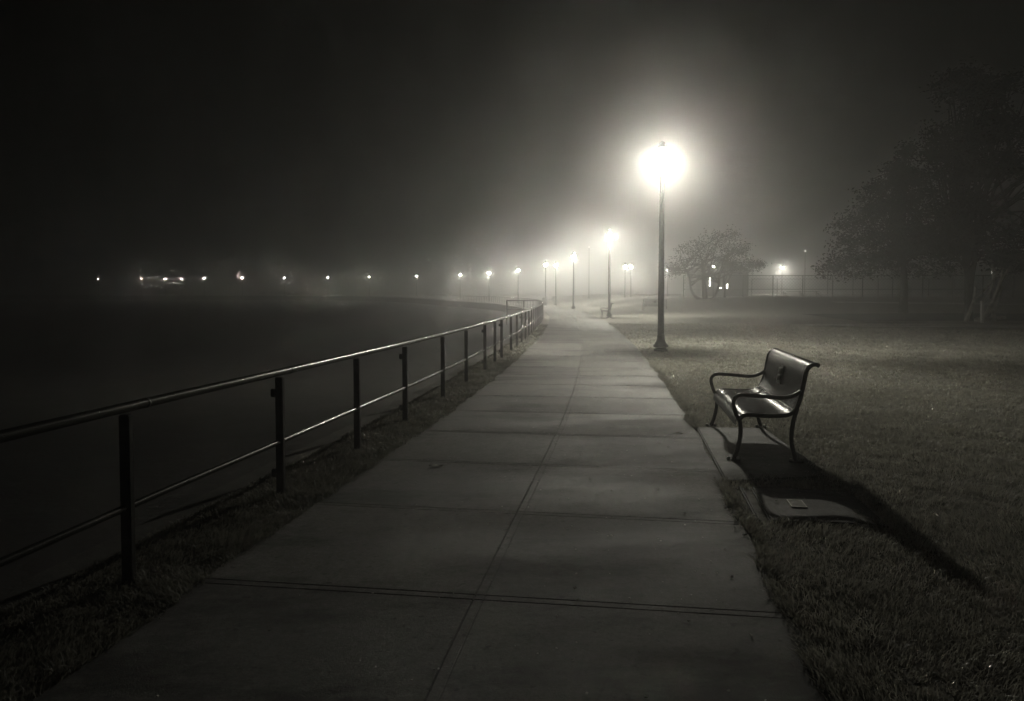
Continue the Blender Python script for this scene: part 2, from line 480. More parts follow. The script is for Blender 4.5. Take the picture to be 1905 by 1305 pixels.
# ------------------------------------------------------------------ grass blades
def blades(name, label, regions, seed, m='blade'):
    rs = np.random.RandomState(seed)
    V = []; F = []; base = 0
    for (n, pos_fn, h0, h1, w) in regions:
        P = pos_fn(rs, n); n = len(P)
        if n == 0: continue
        ang = rs.uniform(0, 2 * PI, n)
        cl_n = np.array([noise.noise(Vector((p[0] * 2.6, p[1] * 2.6, 3))) + 0.6 * noise.noise(Vector((p[0] * 8, p[1] * 8, 7))) for p in P])
        h = rs.uniform(h0, h1, n) * (1 + 0.75 * cl_n).clip(0.35, 2)
        lean = rs.uniform(0.3, 1.5, n) * h
        la = np.arctan2(*(np.array([[noise.noise(Vector((p[0] * 1.1, p[1] * 1.1, 11))), noise.noise(Vector((p[0] * 1.1, p[1] * 1.1, 17)))] for p in P]).T)) + rs.normal(0, 1.1, n)
        ww = w * rs.uniform(0.6, 1.4, n)
        sx, sy = np.cos(ang) * ww / 2, np.sin(ang) * ww / 2
        lx, ly = np.cos(la) * lean, np.sin(la) * lean
        v = np.zeros((n, 5, 3))
        v[:, 0] = P + np.c_[-sx, -sy, -0.01 * np.ones(n)]
        v[:, 1] = P + np.c_[sx, sy, -0.01 * np.ones(n)]
        v[:, 2] = P + np.c_[sx * .8 + lx * .35, sy * .8 + ly * .35, h * 0.6]
        v[:, 3] = P + np.c_[-sx * .8 + lx * .35, -sy * .8 + ly * .35, h * 0.6]
        v[:, 4] = P + np.c_[lx, ly, h * 0.95]
        V.append(v.reshape(-1, 3))
        b = base + np.arange(n)[:, None] * 5
        F.append((b + np.array([0, 1, 2, 3]), b + np.array([3, 2, 4])))
        base += n * 5
    V = np.concatenate(V)
    quads = np.concatenate([f[0] for f in F]); tris = np.concatenate([f[1] for f in F])
    me = bpy.data.meshes.new(name)
    me.vertices.add(len(V)); me.vertices.foreach_set('co', V.ravel())
    nl = quads.size + tris.size; me.loops.add(nl)
    me.loops.foreach_set('vertex_index', np.concatenate([quads.ravel(), tris.ravel()]).astype(np.int32))
    npoly = len(quads) + len(tris); me.polygons.add(npoly)
    st = np.concatenate([np.arange(len(quads)) * 4, quads.size + np.arange(len(tris)) * 3]).astype(np.int32)
    me.polygons.foreach_set('loop_start', st)
    me.update(calc_edges=True); me.validate()
    me.materials.append(M[m])
    o = bpy.data.objects.new(name, me); col.objects.link(o)
    tag(o, label, 'grass', kind='stuff'); return o

def lawn_z(u, p):
    z = hgt(p.x, p.y) - 0.012
    if u > 1.7: z += (noise.noise(Vector((p.x * 0.35, p.y * 0.35, 0))) * 0.05 + noise.noise(Vector((p.x * 1.3, p.y * 1.3, 5))) * 0.016) * sst(1.7, 4.5, u)
    return z
def in_poly(x, y, poly):
    c = False; j = len(poly) - 1
    for i in range(len(poly)):
        xi, yi = poly[i]; xj, yj = poly[j]
        if (yi > y) != (yj > y) and x < (xj - xi) * (y - yi) / (yj - yi) + xi: c = not c
        j = i
    return c
PADS = [[tuple(at_uv(1.50, 2.80)[:2]), (2.76, 6.60), (2.97, 8.84), tuple(at_uv(1.50, 5.24)[:2])], [(1.78, 5.30), (2.5, 5.25), (2.66, 5.98), (1.90, 6.18)]]
def right_region(v0, v1, u1a, u1b):
    def f(rs, n):
        out = []
        for _ in range(n):
            v = rs.uniform(v0, v1); um = u1a + (u1b - u1a) * (v - v0) / (v1 - v0)
            u = 1.57 + noise.noise(Vector((v * 1.3, 0, 4))) * 0.06 + (um - 1.57) * rs.uniform(0, 1)
            p = at_uv(u, v)
            if p.y < 2.2 or abs(p.x) > 0.76 * p.y + 0.4: continue
            if any(in_poly(p.x, p.y, q) for q in PADS): continue
            out.append((p.x, p.y, lawn_z(u, p)))
        return np.array(out)
    return f
def left_region(v0, v1):
    def f(rs, n):
        out = []
        for _ in range(n):
            v = rs.uniform(v0, v1)
            u = rs.uniform(EDGE_U, -1.57 + noise.noise(Vector((v * 1.3, 0, 8))) * 0.06)
            p = at_uv(u, v)
            if p.y < 1.6 or abs(p.x) > 0.76 * p.y + 0.6: continue
            out.append((p.x, p.y, -0.012 + hgt(p.x, p.y)))
        return np.array(out)
    return f
blades('grass', 'short tufted lawn grass right of the path', [
    (62000, right_region(-2, 4, 3.4, 6.3), 0.022, 0.055, 0.006),
    (85000, right_region(4, 10, 6.3, 11), 0.02, 0.05, 0.009),
    (75000, right_region(10, 20, 11, 18), 0.02, 0.05, 0.015),
    (50000, right_region(20, 36, 18, 28), 0.02, 0.055, 0.028),
    (9000, right_region(-2, 14, 1.66, 1.66), 0.03, 0.075, 0.007),
], 3)
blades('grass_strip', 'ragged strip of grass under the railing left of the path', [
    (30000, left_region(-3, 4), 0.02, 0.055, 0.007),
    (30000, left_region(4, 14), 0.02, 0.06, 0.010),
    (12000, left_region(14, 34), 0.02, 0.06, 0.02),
], 4, 'blade_shaded')

# grit and small leaves on the path
def specks():
    rs = random.Random(21); mb = MB(); n = 0
    while n < 420:
        v = rs.uniform(-1.5, 13); u = rs.triangular(-1.5, 2.6, 1.3)
        p = at_uv(u, v)
        if u > 1.58 and not (in_poly(p.x, p.y, PADS[0])): 
            if rs.random() < 0.6: continue
        a = rs.uniform(0, PI); s_ = rs.uniform(0.004, 0.009) * (1 if rs.random() < .93 else 1.3)
        z = 0.02 if u < 1.58 else 0.03
        R = Matrix.Rotation(a, 3, 'Z') @ Matrix.Rotation(rs.uniform(-0.5, 0.5), 3, 'X')
        mb.box((p.x, p.y, z), (s_ * 1.5, s_, s_ * 0.5), R); n += 1
    o = mb.build('grit', M['grit'], None, False); tag(o, 'scattered pale grit and crumbs lying on the concrete path', 'grit', kind='stuff')
specks()
def lawn_bits():  # pale bits added to imitate frost and dew glints in the grass
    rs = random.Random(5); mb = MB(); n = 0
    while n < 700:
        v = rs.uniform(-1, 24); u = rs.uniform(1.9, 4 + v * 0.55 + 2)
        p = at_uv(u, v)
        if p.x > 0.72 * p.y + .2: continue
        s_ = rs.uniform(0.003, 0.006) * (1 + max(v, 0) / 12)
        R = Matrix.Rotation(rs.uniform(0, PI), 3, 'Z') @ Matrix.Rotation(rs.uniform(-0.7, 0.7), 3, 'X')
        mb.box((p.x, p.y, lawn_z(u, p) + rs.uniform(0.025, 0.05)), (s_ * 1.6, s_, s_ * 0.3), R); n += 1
    o = mb.build('dew_glint_bits', M['grit'], None, False); tag(o, 'tiny pale bits scattered over the lawn as painted dew glints', 'painted glints', kind='stuff')
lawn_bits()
def leaf_on(px, py, L, rot, label):
    p = on_z(px, py); mb = MB()
    c, s_ = math.cos(rot), math.sin(rot); top = []; n = 7
    pr = [0, .55, .9, 1, .8, .45, 0]
    vs = []; fs = []
    for i in range(n):
        x = (i / (n - 1) - .5) * L; w = pr[i] * L * .27 + .001
        zc = 0.006 + 0.006 * math.sin(i)
        for k, z in ((-1, 0.006), (0, 0), (1, 0.008)):
            vs.append((x * c - k * w * s_, x * s_ + k * w * c, zc + z))
    for i in range(n - 1):
        for j in (0, 1): fs.append((i * 3 + j, i * 3 + j + 1, i * 3 + j + 4, i * 3 + j + 3))
    o = mesh_obj('fallen_leaf', vs, fs, M['leafdry']); o.location = (p.x, p.y, 0.014)
    tag(o, label, 'leaf', 'fallen leaves on the path'); return o
leaf_on(1264, 810, 0.075, 0.1, 'pale fallen leaf on the path left of the bench')
leaf_on(811, 871, 0.13, 0.15, 'dark fallen leaf on the joint across the left half of the path')
leaf_on(1388, 1001, 0.05, 2.9, 'small dark leaf on the path below the plaque pad edge')
leaf_on(1410, 1053, 0.045, 0.4, 'small dark leaf near the right edge of the path in the foreground')
leaf_on(1440, 1070, 0.055, 2.3, 'narrow pale leaf lying across the ragged right edge of the path')

# ------------------------------------------------------------------ railing
def arc_of(target):          # arc length of the post nearest a world point
    return min(np.arange(-6, 40, 0.05), key=lambda v: (at_uv(FENCE_U, v) - target).length)
posts_px = [(257, 1080), (521, 918), (671, 836), (757, 783), (818, 740), (861, 712), (891, 688), (912, 675), (934, 666), (951, 653)]
pv = [arc_of(on_z(*q)) for q in posts_px]
print('PAD', at_uv(1.632, 2.72), at_uv(1.632, 5.28)); print('POSTS', [round(float(a), 2) for a in pv])
sp = 1.8
fence = empty('steel_railing', at_uv(FENCE_U, pv[0]))
tag(fence, 'long dark steel handrail with two pipe rails following the curve of the path', 'railing')
fo = fence.location.copy()
v_last = pv[9] + sp * 82
vline = list(np.arange(pv[0] - 4.5, 60, 0.3)) + list(np.arange(60, v_last, 0.7))
def fpt(u, v, z):
    p = at_uv(u, v); return Vector((p.x, p.y, z + hgt(p.x, p.y))) - fo
mb = MB(); mb.tube([fpt(FENCE_U, v, 1.0) for v in vline], 0.030, 12); mb.build('top_rail', M['rail'], fence)
mb = MB(); mb.tube([fpt(FENCE_U + 0.0, v, 0.43) for v in vline], 0.021, 12); mb.build('middle_rail', M['rail'], fence)
allv = [pv[0] - 1.95] + pv + [pv[9] + sp * (k + 1) for k in range(81)]
for v in allv[:20]:                                     # dark sleeve joints in the pipes
    mb = MB(); mb.tube([fpt(FENCE_U, v - 0.028, 0.43), fpt(FENCE_U, v + 0.028, 0.43)], 0.0235, 12); mb.build('pipe_joint', M['lamp'], fence)
    mb = MB(); mb.tube([fpt(FENCE_U, v + 0.17, 1.0), fpt(FENCE_U, v + 0.185, 1.0)], 0.0315, 12); mb.build('pipe_joint', M['lamp'], fence)
for i, v in enumerate(allv):
    mb = MB(); p = fpt(FENCE_U, v, 0); t = T(v); a = math.atan2(t.y, t.x)
    R = Matrix.Rotation(a, 3, 'Z')
    mb.box((p.x, p.y, p.z + 0.46), (0.045, 0.065, 1.0), R)
    if i in (2, 4, 7, 9, 12):                           # lugs left of the post
        n_ = Vector((-t.y, t.x, 0))
        for z in (0.83, 0.17):
            q = p + n_ * 0.052; mb.box((q.x, q.y, q.z + z), (0.035, 0.045, 0.07), R)
    o = mb.build('post', M['post'], fence, False)
    if i < 14:
        bm = bmesh.new(); bm.from_mesh(o.data); bmesh.ops.bevel(bm, geom=bm.edges[:], offset=0.006, segments=2, affect='EDGES'); bm.to_mesh(o.data); bm.free()

# short spur railing that leaves the line towards the beach
s0 = at_d(1002, 560, 61.5); s1 = at_d(943, 560, 61.0)
spur = empty('landing_railing', (s1.x, s1.y, 0)); tag(spur, 'short straight landing rail turning off the long railing towards the beach', 'railing')
w_ = s0.x - s1.x
mb = MB(); mb.tube([(0, 0, 1.0), (w_, 0.4, 1.0)], 0.045, 8); mb.build('top_rail', M['rail'], spur)
mb = MB(); mb.tube([(0, 0, 0.25), (w_, 0.4, 0.25)], 0.03, 8); mb.build('bottom_rail', M['rail'], spur)
for x_, ww in ((0, 0.13), (w_ * 0.53, 0.07)):
    mb = MB(); mb.box((x_, 0.4 * x_ / w_, 0.0), (ww, 0.08, 2.05)); mb.build('post', M['rail'], spur, False)

# ------------------------------------------------------------------ benches
def make_bench():
    root = empty('steel_bench')
    # local axes: x = towards the back of the seat, y = along the bench (far end +), z up
    LEN = 1.86
    legf = [(0.0, 0.01), (0.035, 0.10), (0.064, 0.247), (0.058, 0.374), (0.028, 0.436), (0.0, 0.52), (-0.003, 0.582), (0.025, 0.622), (0.085, 0.64), (0.275, 0.630), (0.45, 0.618), (0.55, 0.642), (0.632, 0.69)]
    seatr = [(0.046, 0.395), (0.077, 0.428), (0.135, 0.447), (0.337, 0.441), (0.49, 0.452), (0.568, 0.50), (0.605, 0.58), (0.632, 0.69), (0.655, 0.82), (0.675, 0.895), (0.715, 0.937), (0.755, 0.945), (0.785, 0.932)]
    legb = [(0.588, 0.52), (0.556, 0.40), (0.540, 0.264), (0.548, 0.15), (0.585, 0.01)]
    for y in (0.0, LEN):
        def path(pr): return catmull([(a, y, b) for a, b in pr], 5)
        mb = MB(); mb.tube(path(legf[:5]), 0.0215, 10); o = mb.build('leg', M['frame'], root)
        mb = MB(); mb.tube(path(legb), 0.0215, 10); mb.build('leg', M['frame'], root)
        mb = MB(); mb.tube(path(legf[4:]), 0.0205, 10); mb.build('armrest', M['frame'], root)
        mb = MB(); mb.tube(path(seatr), 0.0215, 10); mb.build('end_frame', M['frame'], root)
        for x in (0.0, 0.585):
            mb = MB()
            mb.box((x, y, 0.006), (0.125, 0.05, 0.012))
            f = mb.build('foot', M['frame'], root, False)
            for k in (-1, 1):
                mb = MB(); mb.lathe([(0.019, 0.012), (0.019, 0.022), (0.013, 0.031), (0.004, 0.034)], 10, (x + k * 0.045, y, 0))
                mb.build('bolt', M['bolt'], f)
    prof = [(0.022, 0.335), (0.026, 0.375), (0.042, 0.415), (0.08, 0.447), (0.14, 0.459), (0.25, 0.452), (0.37, 0.449), (0.47, 0.46), (0.54, 0.495), (0.585, 0.56), (0.612, 0.64), (0.632, 0.74), (0.648, 0.83), (0.668, 0.90), (0.705, 0.945), (0.755, 0.958), (0.79, 0.943)]
    P = catmull([(a, 0, b) for a, b in prof], 4)
    def straps(pts, name, lo=0):
        n = 84; mb = MB(); pitch = (LEN - 0.05) / n
        for k in range(n):
            yc = 0.025 + pitch * (k + 0.5); hw = pitch * 0.29; vs = []; fs = []
            for i, p in enumerate(pts):
                t = (pts[min(i + 1, len(pts) - 1)] - pts[max(i - 1, 0)]).normalized(); nn = Vector((-t.z, 0, t.x))
                for (a, b) in ((-hw, 0.0), (-hw * .75, 0.0030), (hw * .75, 0.0030), (hw, 0.0), (hw * .6, -0.004), (-hw * .6, -0.004)):
                    q = p + nn * b; vs.append((q.x, yc + a, q.z))
            m_ = 6
            for i in range(len(pts) - 1):
                for j in range(m_):
                    j2 = (j + 1) % m_; fs.append((i * m_ + j, i * m_ + j2, (i + 1) * m_ + j2, (i + 1) * m_ + j))
            mb.add(vs, fs)
        return mb.build(name, M['bench'], root, False)
    cut = 32
    straps(P[:cut + 1], 'seat'); back = straps(P[cut:], 'backrest')
    for (x, z, nm) in ((0.055, 0.405, 'b'), (0.34, 0.437, 'b'), (0.575, 0.515, 'b'), (0.655, 0.80, 'b')):
        mb = MB(); mb.tube([(x + 0.012, 0, z), (x + 0.012, LEN, z)], 0.011, 8); mb.build('crossbar', M['bench'], root)
    # bright seam strip where seat meets back
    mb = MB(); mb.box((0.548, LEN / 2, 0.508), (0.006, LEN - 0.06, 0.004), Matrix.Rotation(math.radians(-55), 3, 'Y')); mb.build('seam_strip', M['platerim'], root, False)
    # emblem plate on the backrest
    R = Matrix.Rotation(math.radians(9), 3, 'Y'); c = Vector((0.618, LEN * 0.50, 0.745))
    mb = MB(); mb.box(c, (0.006, 0.17, 0.20), R); pl = mb.build('emblem_plate', M['plate'], root, False)
    mb = MB()
    def bar(y, z, w, h): mb.box(c + R @ Vector((-0.010, y, z)), (0.014, w * 1.15, h * 1.2), R)
    bar(0.0, 0.07, 0.10, 0.012); bar(0.0, 0.04, 0.012, 0.055); bar(-0.045, 0.035, 0.012, 0.05); bar(0.045, 0.035, 0.012, 0.05)
    bar(0.02, -0.01, 0.07, 0.010); bar(-0.03, -0.035, 0.012, 0.04); bar(0.045, -0.04, 0.012, 0.05); bar(0.0, -0.075, 0.09, 0.010)
    mb.build('emblem', M['white'], pl, False)  # white colour stands in for glints on the raised metal bars
    return root

def copy_tree(o, parent=None):
    c = o.copy(); col.objects.link(c); c.parent = parent
    for ch in list(o.children): copy_tree(ch, c)
    return c
bench = make_bench()
BG = 'steel benches set along the promenade'
bench.location = (2.16, 7.13, 0.018); bench.rotation_euler = (0, 0, math.atan2(-0.15, 0.989))
tag(bench, 'empty black steel slat bench with curved armrests on the pad nearest the camera', 'bench', BG)
def place_bench(x, y, rz, label, bare=True):
    b = copy_tree(bench); b.location = (x, y, hgt(x, y)); b.rotation_euler = (0, 0, rz)
    tag(b, label, 'bench', BG); return b
p = on_z(1119, 592); place_bench(p.x, p.y, math.radians(-5), 'hazy steel bench seen end on beside the second lamp post')
p = on_z(1196, 574.5, 0.35); place_bench(p.x, p.y, math.radians(-97), 'hazy long bench on the lawn between the first and second lamp posts')
p = on_z(1029, 562); place_bench(p.x, p.y, math.radians(20), 'faint bench right of the litter bin near the fourth lamp')

# ------------------------------------------------------------------ lamp posts
def make_lamp():
    root = empty('street_lamp')
    mb = MB()
    mb.lathe([(0.20, -0.05), (0.20, 0.06), (0.15, 0.075), (0.15, 0.10), (0.215, 0.13), (0.212, 0.16), (0.18, 0.20), (0.135, 0.27), (0.108, 0.36), (0.10, 0.40), (0.106, 0.415), (0.106, 0.44), (0.096, 0.46)], 16)
    autosmooth(mb.build('base', M['lamp'], root))
    mb = MB(); mb.lathe([(0.093, 0.46), (0.088, 1.4), (0.078, 3.0), (0.064, 4.8), (0.06, 4.86)], 24, flute=0.07); mb.build('pole', M['lamp'], root)
    mb = MB(); mb.lathe([(0.06, 4.86), (0.09, 4.88), (0.09, 4.91), (0.07, 4.94), (0.075, 4.99), (0.13, 5.05), (0.165, 5.09), (0.165, 5.12), (0.12, 5.125)], 20); autosmooth(mb.build('collar', M['lamp'], root))
    g = MB(); pr = [(0.10, 5.13), (0.17, 5.15), (0.225, 5.20), (0.244, 5.28), (0.252, 5.395)]
    g.lathe(pr, 20, (0, 0, 0)); g.build('globe', M['glow'], root)
    ld = bpy.data.lights.new('bulb', 'POINT'); ld.energy = LAMP_POWER; ld.color = LAMP_COL[:3]; ld.shadow_soft_size = 0.12
    lo = bpy.data.objects.new('bulb', ld); lo.location = (0, 0.04, 5.465); col.objects.link(lo); lo.parent = root
    mb = MB(); mb.lathe([(0.05, 5.54), (0.20, 5.545), (0.258, 5.405), (0.272, 5.40), (0.275, 5.43), (0.268, 5.50), (0.235, 5.58), (0.17, 5.65), (0.12, 5.69), (0.12, 5.74), (0.09, 5.82), (0.03, 5.87), (0.005, 5.88)], 20)
    autosmooth(mb.build('cap', M['lamp'], root))
    for az in (-29, 209):
        a = math.radians(az); R = Matrix.Rotation(a, 3, 'Z')
        mb = MB(); mb.box(R @ Vector((0.262, 0, 0)) + Vector((0, 0, 5.27)), (0.012, 0.15, 0.30), R); mb.build('side_rib', M['lamp'], root, False)
    return root
lamp = make_lamp()
LG = 'lit lamp posts along the promenade'
names = ['tall lit lamp post right of the path, nearest of the row', 'second lit lamp post along the path with a bench beside it',
         'third lit lamp post along the path beyond the bend in the railing', 'fourth lit lamp post standing beside the litter bin',
         'fifth lamp post, first one left of the bend above the far railing', 'sixth lamp post glowing above the far left railing',
         'seventh lamp post glowing where the far railing fades out', 'eighth lamp, first of the smaller lights over the beach',
         'ninth lamp in the distant arc of lights across the beach', 'tenth lamp in the distant arc of lights across the beach',
         'seventh lamp from the left in the distant arc of lights', 'sixth lamp from the left in the distant arc of lights',
         'fifth lamp from the left in the distant arc of lights', 'fourth lamp from the left in the distant arc of lights',
         'third lamp from the left in the distant arc of lights', 'second lamp from the left in the distant arc of lights',
         'faint leftmost lamp at the end of the distant arc of lights']
def set_power(o, f):
    for c in o.children:
        if c.type == 'LIGHT' and f != 1.0:
            c.data = c.data.copy(); c.data.energy = LAMP_POWER * f
        if c.name.startswith('globe') and o.location.y > 140:
            c.material_slots[0].link = 'OBJECT'; c.material_slots[0].material = M['glow_dim'] if f > 0.35 else M['glow_faint']
for i, p in enumerate(lamps):
    o = lamp if i == 0 else copy_tree(lamp)
    o.location = (p.x, p.y, p.z - GLOBE_Z)
    set_power(o, (1.0, 1.6, 1.9, 1.25, 1.8, 1.8, 1.7, 0.55, 0.75, 0.6, 0.5, 0.42, 0.28, 0.18, 0.17, 0.15, 0.10)[i])
    tag(o, names[i], 'lamp post', LG)
for px, py, pw, nm in ((1034, 493, 0.5, 'small lit lamp post just right of the fourth lamp'), (1163, 495.5, 0.6, 'left lamp of the close pair beyond the second post'),
                   (1174, 495.8, 0.66, 'right lamp of the close pair beyond the second post'), (1455, 498, 4.5, 'lone lit lamp post behind the chain link fence')):
    p = solve(px, py, GLOBE_Z + 0.0)
    o = copy_tree(lamp); o.location = (p.x, p.y, p.z - GLOBE_Z); set_power(o, pw); tag(o, nm, 'lamp post', 'lit lamp posts away from the promenade')

# litter bin by the fourth lamp
p = on_z(1012.5, 567); bn = empty('litter_bin', (p.x, p.y, 0)); tag(bn, 'dark barrel litter bin at the foot of the fourth lamp', 'litter bin')
mb = MB(); mb.lathe([(0.25, 0), (0.29, 0.05), (0.30, 0.45), (0.29, 0.80), (0.27, 0.84)], 16); mb.build('barrel', M['lamp'], bn)
mb = MB(); mb.lathe([(0.31, 0.84), (0.31, 0.88), (0.2, 0.95), (0.05, 0.98)], 16); mb.build('lid', M['lamp'], bn)

# ------------------------------------------------------------------ chain link fence, bleacher, buildings, distant lights
def chain_link():
    D = 80.0
    root = empty('chain_link_fence', (at_d(1272, 513, D).x, D, 0)); tag(root, 'tall chain link court fence standing on the rise behind the small tree', 'fence')
    o0 = root.location
    xs = [at_d(1272 + 55 * k, 513, D).x for k in range(0, 12)]
    yy = [D - (x - xs[0]) * 0.02 for x in xs]
    zt = at_d(1400, 513, D).z; zm = at_d(1400, 538.5, D).z
    for x, y in zip(xs, yy):
        mb = MB(); mb.tube([(x - o0.x, y - o0.y, hgt(x, y) - 0.3), (x - o0.x, y - o0.y, zt + 0.03)], 0.055, 8); mb.build('post', M['steel'], root)
    for z, nm, r in ((zt, 'top_rail', 0.045), (zm, 'middle_rail', 0.04)):
        mb = MB(); mb.tube([(x - o0.x, y - o0.y, z) for x, y in zip(xs, yy)], r, 6); mb.build(nm, M['steel'], root)
    # wire mesh
    mb = MB(); W = xs[-1] - xs[0]; z0 = hgt(xs[0], D) - 0.0; H = zt - z0; s_ = 0.35; wr = 0.008
    n = int(W / s_)
    def wire(a, b):
        a = Vector(a); b = Vector(b); d = (b - a).normalized(); q = Vector((d.z, 0, -d.x)) * wr; r = Vector((0, wr, 0))
        vs = [a - q, a + r, a + q, a - r, b - q, b + r, b + q, b - r]
        mb.add(vs, [(0, 1, 5, 4), (1, 2, 6, 5), (2, 3, 7, 6), (3, 0, 4, 7)])
    k = -int(H / s_)
    while k * s_ < W:
        x0 = k * s_; 
        for sg in (1, -1):
            xa, xb = (x0, x0 + H) if sg == 1 else (x0 + H, x0)
            za, zb = z0, zt
            # clip to 0..W
            def cl_(x): 
                t = (x - xa) / (xb - xa); return za + (zb - za) * t
            pa = [xa, za]; pb = [xb, zb]
            for q in (pa, pb):
                if q[0] < 0: q[1] = cl_(0); q[0] = 0
                if q[0] > W: q[1] = cl_(W); q[0] = W
            if abs(pa[0] - pb[0]) > 0.01: wire((pa[0], -pa[0] * 0.02 + 0.05, pa[1]), (pb[0], -pb[0] * 0.02 + 0.05, pb[1]))
        k += 1
    mb.build('wire_mesh', M['steel'], root, False)
chain_link()

# back fence of the court
p0 = at_d(1399, 516, 105); r_ = empty('court_back_fence', (p0.x, 105, 0)); tag(r_, 'fainter fence posts and rail at the far side of the court', 'fence')
for k in range(9):
    mb = MB(); mb.tube([(k * 3.6, 0, 0.8), (k * 3.6, 0, 3.6)], 0.05, 6); mb.build('post', M['steel'], r_)
mb = MB(); mb.tube([(0, 0, 3.6), (28.8, 0, 3.6)], 0.04, 6); mb.build('top_rail', M['steel'], r_)

# bleacher
p0 = at_d(1455, 552, 84); br = empty('bleacher', (p0.x, 84, hgt(p0.x, 84))); tag(br, 'low stepped bleacher seat behind the chain link fence', 'bleacher')
for k in range(3):
    mb = MB(); mb.box((2.4 + k * 0.2, k * 0.6, 0.25 + k * 0.2), (4.4 - k * 0.4, 0.3, 0.05)); mb.build('seat', M['steel'], br, False)
for x in (0.6, 2.5, 4.4):
    mb = MB(); mb.box((x, 0.6, 0.3), (0.06, 1.6, 0.05), Matrix.Rotation(0.33, 3, 'X'));
    for k in range(3): mb.box((x, k * 0.6, 0.1 + k * 0.1), (0.06, 0.06, 0.25 + k * 0.2))
    mb.build('leg', M['steel'], br, False)

# lit building behind the small tree
DB = 104.0
def bx(mb, px0, px1, py0, py1, d, th):
    a = at_d(px0, py0, d); b = at_d(px1, py1, d)
    mb.box(((a.x + b.x) / 2 - o0.x, d - o0.y + th / 2, (a.z + b.z) / 2 - o0.z), (abs(b.x - a.x), th, abs(a.z - b.z)))
o0 = Vector((at_d(1346, 540, DB).x, DB, 0))
bd = empty('bath_house', o0); tag(bd, 'low park building with lit doorway seen through the small tree', 'building')
mb = MB(); bx(mb, 1296, 1392, 506, 556, DB, 7); mb.build('wall', M['dark'], bd, False)
mb = MB()
hw = at_d(1396, 506, DB).x - o0.x; zl = at_d(1346, 506, DB).z
mb.add([(-hw - .3, -0.5, zl), (hw + .3, -0.5, zl), (hw + .3, 7.5, zl), (-hw - .3, 7.5, zl), (-hw + 1, 3.5, zl + 1.3), (hw - 1, 3.5, zl + 1.3)],
       [(0, 1, 5, 4), (2, 3, 4, 5), (1, 2, 5), (3, 0, 4), (3, 2, 1, 0)])
mb.build('roof', M['dark'], bd, False)
M['win'] = emit('lit_window', 12.0); M['spot'] = emit('small_light', 700.0); M['dimspot'] = emit('dim_light', 120.0)
for (x0, x1, y0, y1, nm) in ((1319.6, 1321.6, 514, 533, 'doorway'), (1336, 1338.2, 527, 537, 'window'), (1338.2, 1342.5, 535, 537, 'window'), (1351.5, 1354, 528, 537, 'window')):
    mb = MB(); bx(mb, x0, x1, y0, y1, DB - 0.06, 0.05); mb.build(nm, M['win'], bd, False)
mb = MB(); q = at_d(1328, 496.5, DB - 0.3) - o0; mb.lathe([(0.03, -0.12), (0.11, 0), (0.03, 0.12)], 8, q); mb.build('wall_light', M['spot'], bd)
mb = MB(); mb.tube([(q.x, q.y, zl), (q.x, q.y, q.z - 0.1)], 0.03, 6); mb.build('light_bracket', M['steel'], bd)

def far_light(px, py, d, r, label, m=None):
    p = at_d(px, py, d); g = hgt(p.x, p.y)
    root = empty('flood_light', (p.x, p.y, g)); tag(root, label, 'flood light', 'small distant lights on poles')
    H = p.z - g
    mb = MB(); mb.lathe([(0.14, 0), (0.09, 0.4), (0.05, H - 0.1)], 8); mb.build('pole', M['steel'], root)
    mb = MB(); mb.lathe([(r * .4, H - r), (r, H), (r * .4, H + r)], 8); mb.build('lamp_head', m or M['dimspot'], root)
far_light(1096, 460, 130, 0.05, 'tiny high light between the second and third lamps')
far_light(1498, 467, 120, 0.07, 'tiny high light right of the lamp behind the fence')
far_light(1241.5, 504, 100, 0.16, 'small light just right of the nearest lamp pole', M['spot'])
far_light(1844.5, 507.5, 70, 0.012, 'pinpoint light by the pale trunks at the right')

